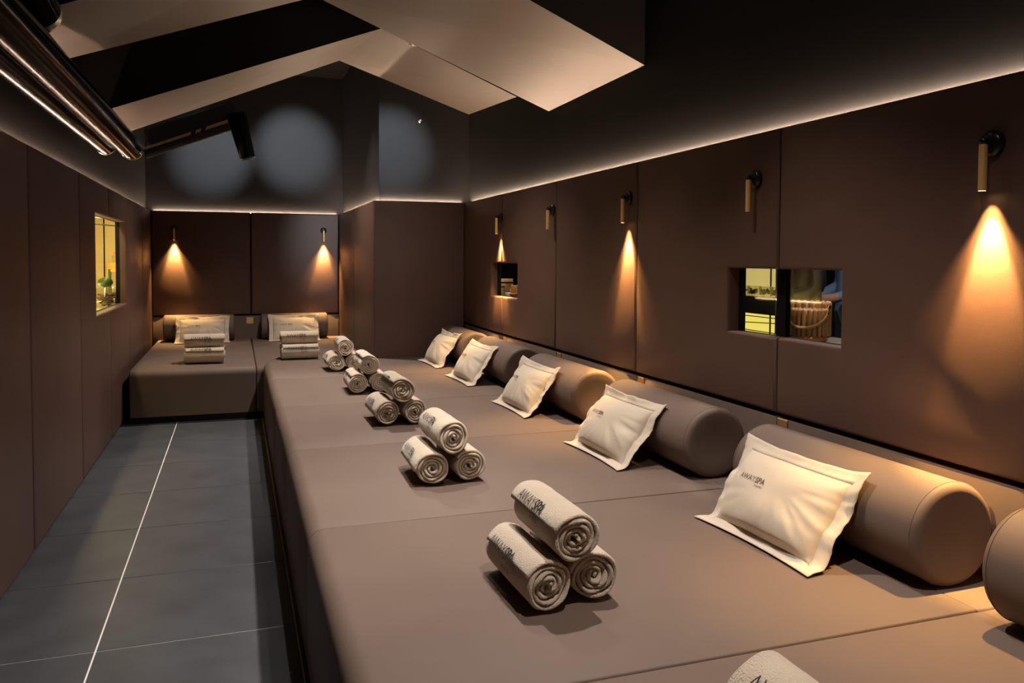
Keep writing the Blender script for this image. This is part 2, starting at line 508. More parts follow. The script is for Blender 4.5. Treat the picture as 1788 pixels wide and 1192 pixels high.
def build_bolsters():
    L, R = 0.80, 0.136
    first = None
    for k in range(6):
        y = BED0 + (k - 1) * BEDW + (0.115 if k else 0.225)
        Lk = L
        if first is None:
            root = empty('bolster')
            c = shade_auto(obj('cover', bolster_mesh(L, R), LEATHER, root), 60)
            for h in (0.020, L - 0.020): obj('piping', piping_mesh(L, R, h), LEATHER, root, True)
            first = root
        else:
            root = copy_tree(first)
        root.location = (1.744, y, ZBED + R + 0.002)
        tag(root, BOLSTER_LABELS[k], 'bolster', 'bolsters on the daybeds')
    for x, lab in ((-0.72, 'brown bolster on the left end daybed'), (0.245, 'brown bolster on the right end daybed')):
        root = copy_tree(first)
        root.rotation_euler = (0, 0, -PI / 2)
        root.location = (x, YB - R + 0.003, ZEND + R + 0.002)
        root.scale = (1, 0.87, 1)
        tag(root, lab, 'bolster', 'bolsters on the daybeds')
build_bolsters()

# ---- lettering
def text_mesh(body, size, offs=0.0):
    cu = bpy.data.curves.new('lettering', 'FONT')
    cu.body = body; cu.size = size; cu.offset = offs; cu.resolution_u = 3
    o = bpy.data.objects.new('tmp_text', cu); COL.objects.link(o)
    dg = bpy.context.evaluated_depsgraph_get(); dg.update()
    me = bpy.data.meshes.new_from_object(o.evaluated_get(dg))
    bpy.data.objects.remove(o)
    pts = [tuple(v.co[:2]) for v in me.vertices]; faces = [tuple(p.vertices) for p in me.polygons]
    wmax = max(p[0] for p in pts)
    return pts, faces, wmax

def logo(width):
    """two-line wordmark; returns verts (x right, y up) and faces, left edge at 0, baseline 0"""
    s = 1.0
    p1, f1, w1 = text_mesh('AWAY', s, -0.006)
    p2, f2, w2 = text_mesh('SPA', s, 0.016)
    p3, f3, w3 = text_mesh('W HOTELS', s * 0.30, 0.004)
    tot = w1 + 0.06 + w2
    V, F = [], []
    def add(p, f, dx, dy):
        o = len(V)
        V.extend((x + dx, y + dy) for x, y in p); F.extend(tuple(i + o for i in q) for q in f)
    add(p1, f1, 0, 0); add(p2, f2, w1 + 0.06, 0); add(p3, f3, tot - w3, -0.46)
    k = width / tot
    return [(x * k, y * k) for x, y in V], F
LOGO_V, LOGO_F = logo(1.0)

def subdivided_text(V, F, maxlen):
    bm = bmesh.new()
    vs = [bm.verts.new((x, y, 0)) for x, y in V]
    for f in F:
        try: bm.faces.new([vs[i] for i in f])
        except ValueError: pass
    bmesh.ops.triangulate(bm, faces=bm.faces[:])
    for _ in range(3):
        long = [e for e in bm.edges if e.calc_length() > maxlen]
        if not long: break
        bmesh.ops.subdivide_edges(bm, edges=long, cuts=1)
        bmesh.ops.triangulate(bm, faces=bm.faces[:])
    return bm

# ---- rolled towels
TR, TL = 0.066, 0.315
def towel_bm(seed):
    rnd = random.Random(seed)
    bm = bmesh.new()
    turns = 4.6; N = 150; pitch = (TR - 0.010) / turns
    ph = [rnd.uniform(0, 6.28) for _ in range(6)]
    rings = []
    for i in range(N + 1):
        f = i / N
        th = f * turns * 2 * PI - 0.9
        r = 0.010 + pitch * turns * f
        wob = 1 + 0.025 * math.sin(2 * th + ph[0]) + 0.015 * math.sin(3.3 * th + ph[1])
        r *= wob
        t = pitch * (0.86 + 0.06 * math.sin(5 * th + ph[2]))
        ends = []
        for s, q in ((-1, 3), (1, 4)):
            ends.append(s * (TL / 2 - 0.004 + 0.006 * math.sin(th * 0.9 + ph[q]) + 0.004 * math.sin(th * 2.7 + ph[5]) - 0.006 * (1 - f)))
        ca, sa = math.cos(th), math.sin(th)
        def P(rr, y):
            k = 0.0
            if rr > TR * 0.8:
                k = 0.0022 * noise.noise(Vector((th * 1.5, y * 22, seed)))
            return bm.verts.new(((rr + k) * ca, y, (rr + k) * sa))
        ro, ri, e = r, r - t, t * 0.32
        a, b = ends
        m = [P(ri + e, a), P(ro - e, a), P(ro, a + e * 1.4)]
        for q in range(1, 8): m.append(P(ro, a + (b - a) * q / 8))
        m += [P(ro, b - e * 1.4), P(ro - e, b), P(ri + e, b), P(ri, b - e * 1.4), P(ri, a + e * 1.4)]
        rings.append(m)
    n = len(rings[0])
    for r0, r1 in zip(rings[:-1], rings[1:]):
        for j in range(n):
            k = (j + 1) % n
            bm.faces.new((r0[j], r0[k], r1[k], r1[j]))
    bm.faces.new(rings[0][::-1]); bm.faces.new(rings[-1])
    return bm

def towel_text_bm(ang, width=0.165, y_start=0.108):
    """lettering wrapped on the roll: reads towards -Y, faces -X; ang = angle of the baseline in the XZ plane"""
    V = [(x * width, y * width * 1.3) for x, y in LOGO_V]
    bm = subdivided_text(V, LOGO_F, 0.012)
    R = TR + 0.0026
    for v in bm.verts:
        a = ang - v.co.y / R
        v.co = Vector((R * math.cos(a), y_start - v.co.x, R * math.sin(a)))
    return bm

TOWEL_MESH = []
def build_towel_protos():
    for s in (1, 2, 3):
        o = obj('towel_cloth', towel_bm(s), TOWEL, None, True)
        TOWEL_MESH.append(o.data); bpy.data.objects.remove(o)
build_towel_protos()
TEXT_MESH = {}
def text_data(ang):
    if ang not in TEXT_MESH:
        o = obj('printed_lettering', towel_text_bm(ang), PRINT)
        TEXT_MESH[ang] = o.data; bpy.data.objects.remove(o)
    return TEXT_MESH[ang]

def towel(loc, rotz, seed, ang, label, group, roll=0):
    root = empty('rolled_towel', loc, (0, 0, rotz))
    tag(root, label, 'towel', group)
    o = bpy.data.objects.new('cloth', TOWEL_MESH[seed % 3]); COL.objects.link(o); o.parent = root
    o.rotation_euler = (0, roll, 0)
    if ang is not None:
        t = bpy.data.objects.new('printed_lettering', text_data(ang)); COL.objects.link(t); t.parent = root
        t['label'] = 'dark printed lettering'
    return root

def build_towels():
    rnd = random.Random(5)
    piles = [  # near end y of the pile, x of left roll, words
        (0.715, 0.690, 'pyramid cut off by the bottom edge'),
        (1.745, 0.690, 'largest whole pyramid, on the second daybed'),
        (2.875, 0.683, 'second largest whole pyramid, on the third daybed'),
        (3.990, 0.710, 'middle pyramid of the row, on the fourth daybed'),
        (4.985, 0.705, 'small pyramid on the fifth daybed'),
        (6.020, 0.690, 'farthest pyramid of the row, near the end daybeds')]
    z0 = ZBED + TR + 0.001
    for k, (y, x, wd) in enumerate(piles):
        g = 'rolled towels in pyramids on the long row'
        yc = y + TL / 2
        towel((x, yc, z0), rnd.uniform(-.03, .03), k, math.radians(158), 'lower left rolled beige towel of the ' + wd, g, rnd.uniform(-.6, .6))
        towel((x + 2 * TR + 0.006, yc + rnd.uniform(0, .03), z0), rnd.uniform(-.03, .03), k + 1, None, 'lower right rolled beige towel of the ' + wd, g, rnd.uniform(-.6, .6))
        towel((x + TR + 0.003, yc + rnd.uniform(-.02, .01), z0 + TR * 1.70), rnd.uniform(-.03, .03), k + 2, math.radians(150), 'top rolled beige towel of the ' + wd, g, rnd.uniform(-.6, .6))
    z1 = ZEND + TR + 0.001
    for xc, yf, wd in ((-0.255, 7.03, 'left'), (0.515, 7.10, 'right')):
        g = 'rolled towels in pyramids on the end daybeds'
        a1 = math.radians(140 if wd == 'left' else 160)
        towel((xc, yf + TR, z1), PI / 2 + rnd.uniform(-.03, .03), 1, a1, 'lower front rolled beige towel on the %s end daybed' % wd, g, 0.4)
        towel((xc, yf + 3 * TR + 0.006, z1), PI / 2, 2, None, 'lower rear rolled beige towel on the %s end daybed' % wd, g)
        towel((xc - 0.004, yf + 2 * TR + 0.003, z1 + TR * 1.70), PI / 2 + rnd.uniform(-.03, .03), 3, math.radians(170), 'top rolled beige towel on the %s end daybed' % wd, g)
build_towels()

# ---- pillows
PW, PH, PF = 0.535, 0.350, 0.045
def pillow_surface(seed, lean=50, bendlen=0.05):
    rnd = random.Random(seed)
    off = Vector((rnd.uniform(0, 50), rnd.uniform(0, 50), rnd.uniform(0, 50)))
    # centre line in the (x,z) plane: s -> x,z,angle
    pts = []; x = z = 0.0; n = 120
    for i in range(n + 1):
        s = PH * i / n
        t = min(1, max(0, (s - bendlen * 0.6) / (bendlen * 0.9)))
        t = t * t * (3 - 2 * t)
        a = math.radians(6 + (lean - 6) * t)
        pts.append((x, z, a))
        x += math.cos(a) * PH / n; z += math.sin(a) * PH / n
    def surf(u, v, side, thick=0.0):
        """u,v in [-1,1]; side +1 = front (towards -x/up), -1 back, 0 = middle sheet"""
        au, av = abs(u), abs(v)
        # concave outline, pointed ears
        uu = u * (1 - 0.05 * (1 - v * v) * au ** 3); vv = v * (1 - 0.09 * (1 - u * u) * av ** 3)
        s = (vv * 0.5 + 0.5)
        i = min(n, max(0, s * n)); i0 = int(i); i1 = min(n, i0 + 1); fr = i - i0
        X = pts[i0][0] * (1 - fr) + pts[i1][0] * fr; Z = pts[i0][1] * (1 - fr) + pts[i1][1] * fr; A = pts[i0][2] * (1 - fr) + pts[i1][2] * fr
        nx, nz = -math.sin(A), math.cos(A)
        iu, iv = 1 - 2 * PF / PW, 1 - 2 * PF / PH
        b = 0.0
        if au < iu and av < iv:
            b = ((1 - (au / iu) ** 2.6) * (1 - (av / iv) ** 2.6)) ** 0.55
        h = (0.066 if side > 0 else 0.008) * b * side
        # wrinkles radiating near edges and corners
        p = Vector((u * 2.2, v * 1.6, 0)) + off
        wr = noise.noise(p * 0.9) * 0.008
        cu, cv = (u + 0.10) , (v - 0.25)
        an = math.atan2(cv, -cu); rr = math.hypot(cu, cv)
        fade = max(0.0, min(1.0, (rr - 0.25) / 0.4)) * max(0.0, math.cos(an + 0.55))
        wr += 0.013 * fade * noise.noise(Vector((an * 3.2, rr * 0.6, off.z)))
        wr += 0.005 * fade * noise.noise(Vector((an * 7.5, rr * 0.8, off.x)))
        rad = math.atan2(v, u)
        wr += 0.0075 * noise.noise(Vector((rad * 5.0, off.y, off.z))) * max(0, max(au / iu, av / iv) - 0.35)
        edge = max(0, max(au, av) - 0.72) / 0.28
        fl = edge * (0.026 * noise.noise(Vector((u * 2.4, v * 2.4, off.x))) + 0.006 * noise.noise(Vector((u * 8, v * 8, off.x))))
        lo = max(0.0, min(1.0, (v + 0.95) / 0.35))
        h += (wr * (0.4 + 0.6 * b) * (1 if side > 0 else 0.3) + fl) * lo + thick * side
        return Vector((X + nx * h, -u * 0 + uu * PW / 2, Z + nz * h))
    return surf

def pillow_proto(seed, lean=57):
    S = pillow_surface(seed, lean)
    NU, NV = 56, 42
    iu, iv = 1 - 2 * PF / PW, 1 - 2 * PF / PH
    root = empty('pillow')
    # cover: closed front and back
    bm = bmesh.new(); fr, bk = {}, {}
    for i in range(NU + 1):
        for j in range(NV + 1):
            u, v = -iu + 2 * iu * i / NU, -iv + 2 * iv * j / NV
            fr[i, j] = bm.verts.new(S(u, v, 1, 0.0016)); bk[i, j] = bm.verts.new(S(u, v, -1, 0.0016))
    for i in range(NU):
        for j in range(NV):
            bm.faces.new((fr[i, j], fr[i + 1, j], fr[i + 1, j + 1], fr[i, j + 1]))
            bm.faces.new((bk[i, j], bk[i, j + 1], bk[i + 1, j + 1], bk[i + 1, j]))
    rim = [(i, 0) for i in range(NU)] + [(NU, j) for j in range(NV)] + [(i, NV) for i in range(NU, 0, -1)] + [(0, j) for j in range(NV, 0, -1)]
    for a, b in zip(rim, rim[1:] + rim[:1]):
        bm.faces.new((fr[a], bk[a], bk[b], fr[b]))
    obj('cover', bm, COTTON, root, True)
    # flange: a wide flat hem around the cover
    bm = bmesh.new()
    def ring(k, n=36):
        U, V = iu + (1 - iu) * k, iv + (1 - iv) * k
        out = [(-U + 2 * U * i / n, -V) for i in range(n)] + [(U, -V + 2 * V * i / n) for i in range(n)]
        out += [(U - 2 * U * i / n, V) for i in range(n)] + [(-U, V - 2 * V * i / n) for i in range(n)]
        return out
    rows_f, rows_b = [], []
    for k in (-0.03, 0.25, 0.5, 0.75, 1.0):
        rows_f.append([bm.verts.new(S(u, v, 1, 0.0012)) for u, v in ring(k)])
        rows_b.append([bm.verts.new(S(u, v, 1, -0.0012)) for u, v in ring(k)])
    m = len(rows_f[0])
    for q in range(4):
        for i in range(m):
            j = (i + 1) % m
            bm.faces.new((rows_f[q][i], rows_f[q][j], rows_f[q + 1][j], rows_f[q + 1][i]))
            bm.faces.new((rows_b[q][i], rows_b[q + 1][i], rows_b[q + 1][j], rows_b[q][j]))
    for i in range(m):
        j = (i + 1) % m
        bm.faces.new((rows_f[4][i], rows_f[4][j], rows_b[4][j], rows_b[4][i]))
        bm.faces.new((rows_f[0][i], rows_b[0][i], rows_b[0][j], rows_f[0][j]))
    obj('flange', bm, COTTON, root, True)
    # stitched seam between cover and flange
    bm = bmesh.new()
    a = [bm.verts.new(S(u, v, 1, 0.0026)) for u, v in ring(0.015)]; b = [bm.verts.new(S(u, v, 1, 0.0026)) for u, v in ring(0.055)]
    for i in range(m):
        j = (i + 1) % m
        bm.faces.new((a[i], a[j], b[j], b[i]))
    obj('stitching', bm, PRINT2, root)
    # embroidered lettering: reads towards -Y when seen from -X
    wd = 0.125
    bm = subdivided_text([(x * wd, y * wd) for x, y in LOGO_V], LOGO_F, 0.012)
    for v in bm.verts:
        yy = 0.145 - v.co.x; s = v.co.y + 0.02
        p = S(yy / (PW / 2), s / (PH / 2), 1, 0.003); v.co = p
    t = obj('lettering', bm, PRINT2, root); t['label'] = 'brown embroidered lettering'
    return root

def build_pillows():
    protos = {}
    spec = [  # seed, centre y, base x, yaw, label
        (3, 2.005, 1.418, 0.03, 'nearest cream flanged pillow, on the second daybed, lit golden'),
        (8, 3.130, 1.418, 0.02, 'second cream flanged pillow from the camera, evenly lit, by the dark bolster'),
        (14, 4.235, 1.418, 0.03, 'third cream flanged pillow from the camera, on the fourth daybed'),
        (21, 5.345, 1.418, 0.04, 'fourth cream flanged pillow from the camera, on the fifth daybed'),
        (30, 6.255, 1.418, 0.05, 'farthest cream flanged pillow of the long row, near the pier')]
    for seed, y, x, yaw, lab in spec:
        r = pillow_proto(seed)
        r.location = (x, y, ZBED + 0.006); r.rotation_euler = (0, 0, yaw)
        tag(r, lab, 'pillow', 'cream pillows on the long row')
    for seed, xc, lab in ((41, -0.335, 'cream flanged pillow propped on the left end daybed'), (47, 0.575, 'cream flanged pillow propped on the right end daybed')):
        r = pillow_proto(seed, 62)
        r.rotation_euler = (0, 0, PI / 2)
        r.location = (xc, YB - 0.472, ZEND + 0.006)
        tag(r, lab, 'pillow', 'cream pillows on the end daybeds')
build_pillows()

# ---- brass socket plates below the padding
for k, y in enumerate((2.445, 3.529, 4.596, 5.663)):
    root = empty('socket_plate', (XR + 0.007, y, 0.692))
    tag(root, ['brass socket plate behind the nearest whole bolster', 'brass socket plate behind the dark bolster of the second pillow',
               'brass socket plate behind the bolster of the third pillow', 'small brass socket plate behind the farthest bolsters'][k], 'socket plate', 'brass socket plates')
    obj('plate', bbox(-0.006, 0, -0.028, 0.028, -0.028, 0.028, 0.002, 1), BRASSP, root)
root = empty('socket_plate', (0.133, YB + 0.007, 0.612))
tag(root, 'square brass socket plate on the end wall between the two bolsters', 'socket plate', 'brass socket plates')
obj('plate', bbox(-0.036, 0.036, -0.006, 0, -0.036, 0.036, 0.002, 1), BRASSP, root)

# ================================================================== READING LAMPS
def wall_lamp(loc, rotz, lit, label, tilt=0.0):
    """loc on the padding surface at the centre of the back plate; local -Y points into the room"""
    root = empty('reading_lamp', loc, (0, 0, rotz))
    tag(root, label, 'wall lamp', 'brass reading lamps')
    bm = bmesh.new(); lathe(bm, [(0.034, 0.0), (0.034, -0.012), (0.028, -0.020), (0.012, -0.022)], 28, 'Y')
    obj('back_plate', bm, BLACKM, root, True)
    off = -0.037
    bm = bmesh.new(); tube(bm, (0, -0.018, 0), (0, off, 0), 0.008, seg=12); obj('arm', bm, BLACKM, root, True)
    bm = bmesh.new(); lathe(bm, [(0.006, -0.006), (0.0105, -0.003), (0.0105, 0.010), (0.006, 0.014)], 16, 'Z', (0, off, 0)); obj('joint', bm, BLACKM, root, True)
    zt, zb = -0.004, -0.124
    bm = bmesh.new(); lathe(bm, [(0.003, zt + 0.004), (0.0098, zt), (0.0105, zt - 0.004), (0.0105, zb), (0.0092, zb), (0.0092, zb + 0.006)], 24, 'Z', (0, off, 0))
    head = shade_auto(obj('lamp_head', bm, BRASS, root), 40)
    bm = bmesh.new(); lathe(bm, [(0.0088, zb + 0.004), (0.0088, zb + 0.0055)], 20, 'Z', (0, off, 0)); obj('lens', bm, LENS if lit else DARKLENS, root)
    if lit:
        for nm, tgt, pw, an, bl in (('lamp_beam', (0, 0.30, -1), P_READ * 0.06, 56, 0.4), ('lamp_core', (0, 0.13, -1), P_READ * 1.2, 42, 0.6), ('lamp_spill', (0, -0.12, -1), P_READ * 0.6, 78, 1.0)):
            l = spot(nm, (0, 0, 0), tgt, pw, WARM, an, bl, 0.006)
            l.location = (0, off, zb - 0.002); l.parent = root
    return root
LAMPS = [(1.600, True, 'lit brass reading lamp nearest the camera, right of the near niche'),
         (2.616, False, 'unlit brass reading lamp above the near wall niche'),
         (3.668, True, 'lit brass reading lamp in the middle of the right wall'),
         (4.700, False, 'unlit brass reading lamp right of the far wall niche'),
         (5.748, True, 'lit brass reading lamp above the far wall niche')]
for y, lit, lab in LAMPS:
    wall_lamp((XR, y, 1.606), -PI / 2, lit, lab)
for x, lab in ((-0.618, 'lit brass reading lamp on the left of the end wall'), (0.921, 'lit brass reading lamp on the right of the end wall')):
    wall_lamp((x, YB, 1.60), 0, True, lab)

# ================================================================== BEHIND THE NICHES: ADJOINING ROOM
def build_adjoining():
    struct(obj('wall_adjoining', bbox(4.3, 4.35, 1.2, 9.0, 0, 2.4), BLACKP))
    struct(obj('floor_adjoining', bbox(XRB + 0.03, 4.35, 1.2, 9.0, -0.05, 0), TILEM))
    struct(obj('ceiling_adjoining', bbox(XRB + 0.03, 4.35, 1.2, 9.0, 2.4, 2.45), BLACKP))
    struct(obj('wall_adjoining_end', bbox(XRB + 0.03, 4.35, 9.0, 9.05, 0, 2.4), BLACKP))
    struct(obj('wall_adjoining_start', bbox(XRB + 0.03, 4.35, 1.15, 1.2, 0, 2.4), BLACKP))
    # counter running along the wall behind the niches
    o = obj('niche_counter', bbox(XRB + 0.03, 2.24, 2.0, 2.78, 0.96, 0.995, 0.004, 1), GREYAP)
    tag(o, 'grey counter shelf behind the near wall niche, under the strapped bucket', 'counter')
    o = obj('niche_counter', bbox(XRB + 0.03, 2.24, 5.2, 6.9, 0.96, 0.995, 0.004, 1), GREYAP)
    tag(o, 'grey counter shelf behind the far wall niche', 'counter')
    for ya, yb, lab in ((2.02, 2.50, 'near'), (5.40, 6.70, 'far')):
        o = obj('counter_fill', bbox(XRB + 0.032, XRB + 0.06, ya, yb, 1.40, 1.41), FILLBAR)  # fill bars added out of sight to light the buckets and cups
        tag(o, 'slim warm fill light added unseen inside the wall above the %s niche' % lab, 'fill light')
    # dark mullion in the near niche
    for y0, y1, n in ((2.508, 2.562, 1),):
        o = obj('window_mullion', bbox(XRB + 0.004, XRB + 0.026, y0, y1, NZ0, NZ1), BLACKP); struct(o)
    # glass panes
    for a, b, n in ((2.160, 2.380, 1), (2.384, 2.507, 2), (2.563, 2.796, 3)):
        struct(obj('window_%d' % n, bbox(XRB + 0.013, XRB + 0.016, a, b, NZ0, NZ1), GLASS))
build_adjoining()

def bucket(loc, s, rotz, label, dish=True):
    root = empty('wooden_bucket', loc, (0, 0, rotz))
    tag(root, label, 'bucket', 'slatted wooden buckets')
    R, H = 0.066 * s, 0.105 * s
    z0 = 0.016 * s if dish else 0
    if dish:
        bm = bmesh.new(); lathe(bm, [(R * 0.75, 0), (R * 1.0, 0.004 * s), (R * 0.93, 0.010 * s), (R * 0.93, 0.018 * s), (R * 0.6, 0.018 * s)], 28); obj('dish', bm, COPPER, root, True)
    bm = bmesh.new(); lathe(bm, [(R * 0.88, z0), (R * 0.88, z0 + H * 0.97), (R * 0.80, z0 + H * 0.97), (R * 0.80, z0 + H * 0.3)], 28); obj('drum', bm, WOOD, root, True)
    n = 20
    for i in range(n):
        a = 2 * PI * i / n
        bm = bmesh.new()
        c = (R * 0.92 * math.cos(a), R * 0.92 * math.sin(a))
        r = R * 0.125
        lathe(bm, [(r * 0.4, z0), (r, z0 + r * 0.7), (r, z0 + H - r), (r * 0.5, z0 + H)], 8, 'Z', (c[0], c[1], 0))
        obj('slat', bm, WOOD, root, True)
    # leather strap hanging in front from two pins
    bm = bmesh.new(); prev = None
    for i in range(25):
        t = i / 24
        a = PI * t
        x = -R * 1.10 * math.sin(a) - R * 0.06; y = R * 1.04 * math.cos(a)
        z = z0 + H * (0.86 - 0.52 * math.sin(a) ** 0.8)
        wd = 0.0065 * s
        cur = [bm.verts.new((x, y, z - wd)), bm.verts.new((x, y, z + wd)), bm.verts.new((x - 0.003 * s, y * 1.02, z + wd)), bm.verts.new((x - 0.003 * s, y * 1.02, z - wd))]
        if prev:
            for q in range(4): bm.faces.new((prev[q], prev[(q + 1) % 4], cur[(q + 1) % 4], cur[q]))
        else: bm.faces.new(cur)
        prev = cur
    bm.faces.new(prev[::-1])
    st = obj('strap', bm, TANL, root, True)
    for sg in (-1, 1):
        bm = bmesh.new(); tube(bm, (-R * 0.06, sg * R * 1.0, z0 + H * 0.86), (-R * 0.06, sg * R * 1.12, z0 + H * 0.86), 0.005 * s, seg=10); obj('pin', bm, BLACKM, st)
    return root
bucket((2.06, 2.528, 0.995), 1.0, 0.55, 'slatted wooden bucket with tan strap in the near wall niche')
bucket((2.17, 2.675, 0.995), 1.34, 0.4, 'slatted wooden bucket standing behind the strapped bucket in the near niche', False)

def display_case():
    """yellow shelf unit with glow put into its back panels, seen through the left half of the near niche"""
    x0, x1, y0, y1 = 2.28, 2.37, 3.02, 3.60
    root = empty('display_shelf', (x0, y0, 0))
    tag(root, 'yellow display shelf with self-glowing back panels seen through the left half of the near niche', 'shelf')
    W, D = y1 - y0, x1 - x0
    obj('back_panel', bbox(D - 0.01, D, 0.01, W, 1.06, 1.50), GLOWPANEL, root)  # panel glows by its own emission, no light stands behind it
    obj('lower_back_panel', bbox(D - 0.01, D, 0.01, W, 0.80, 1.05), GLOWPANEL2, root)
    for a in (0, W): obj('side_panel', bbox(0, D, a, a + 0.008, 0.0, 1.50), BLACKP, root)
    obj('shelf_board', bbox(0.003, D - 0.012, 0.01, W, 1.118, 1.128), YELLOW, root)
    obj('apron', bbox(-0.004, 0.002, 0.0, W, 1.050, 1.130), GREYAP, root)
    obj('top_board', bbox(0, D, 0, W, 1.50, 1.52), BLACKP, root)
    obj('base_cabinet', bbox(0.0, D - 0.012, 0.01, W, 0.0, 0.94), YELLOW, root)
    bm = bmesh.new(); tube(bm, (D - 0.013, 0.145, 0.95), (D - 0.013, 0.145, 1.49), 0.004, seg=8); obj('upright', bm, BLACKM, root)
    for i, (za, zb2) in enumerate(((1.036, 1.036), (1.014, 0.990), (0.968, 0.972))):
        bm = bmesh.new(); tube(bm, (0.01, 0.012, za), (0.01, W - 0.004, zb2), 0.0022, seg=8); obj('rail', bm, BLACKM, root)
    for i, (dy, lab) in enumerate(((0.045, 'rightmost'), (0.125, 'second from right'), (0.215, 'third from right'), (0.305, 'leftmost'))):
        bowl = empty('glass_bowl', (x0 + 0.038, y0 + dy, 1.1282))
        tag(bowl, '%s of the four glass bowls of dark fruit on the yellow shelf' % lab, 'bowl', 'glass bowls on the display shelf')
        bm = bmesh.new(); lathe(bm, [(0.020, 0), (0.032, 0.008), (0.034, 0.048), (0.032, 0.048), (0.030, 0.010), (0.018, 0.004)], 20); obj('glass', bm, JARGL, bowl, True)
        heap(bowl, 0.024, 0.006, 0.028, 22, 7 + i, FRUIT, 0.008)

def heap(parent, R, z0, h, n, seed, m, s=0.009):
    rnd = random.Random(seed)
    bm = bmesh.new()
    for i in range(n):
        a = rnd.uniform(0, 2 * PI); r = R * math.sqrt(rnd.random()); z = z0 + s + rnd.random() * (h - s)
        bmesh.ops.create_icosphere(bm, subdivisions=1, radius=s * rnd.uniform(0.8, 1.25),
                                   matrix=Matrix.Translation((r * math.cos(a), r * math.sin(a), z)) @ Matrix.Scale(0.75, 4, (0, 0, 1)))
    o = obj('contents', bm, m, parent, True); o['kind'] = 'stuff'
    return o
display_case()

# far niche: small wooden cups and a box
def cup(loc, r, h, label, m):
    root = empty('wooden_cup', loc)
    tag(root, label, 'cup', 'wooden cups in the far niche')
    bm = bmesh.new(); lathe(bm, [(r * 0.8, 0), (r, h * 0.05), (r, h), (r * 0.88, h), (r * 0.8, h * 0.1)], 24); obj('body', bm, m, root, True)
    bm = bmesh.new(); lathe(bm, [(r * 1.03, h * 0.72), (r * 1.04, h * 0.74), (r * 1.04, h * 0.80), (r * 1.03, h * 0.82)], 24); obj('band', bm, BLACKM, root, True)
bucket((2.06, 5.86, 0.995), 0.95, 0.55, 'slatted wooden bucket at the right side of the far wall niche', False)
cup((2.02, 6.22, 0.995), 0.042, 0.10, 'short wooden cup at the left of the far wall niche', WOOD)
cup((2.14, 6.42, 0.995), 0.060, 0.135, 'taller wooden cup at the back of the far wall niche', WOOD)
o = obj('folded_cloth', bbox(2.02, 2.07, 6.02, 6.09, 0.995, 1.03, 0.006, 2), WHITEP); tag(o, 'small white box between the cups in the far wall niche', 'box')

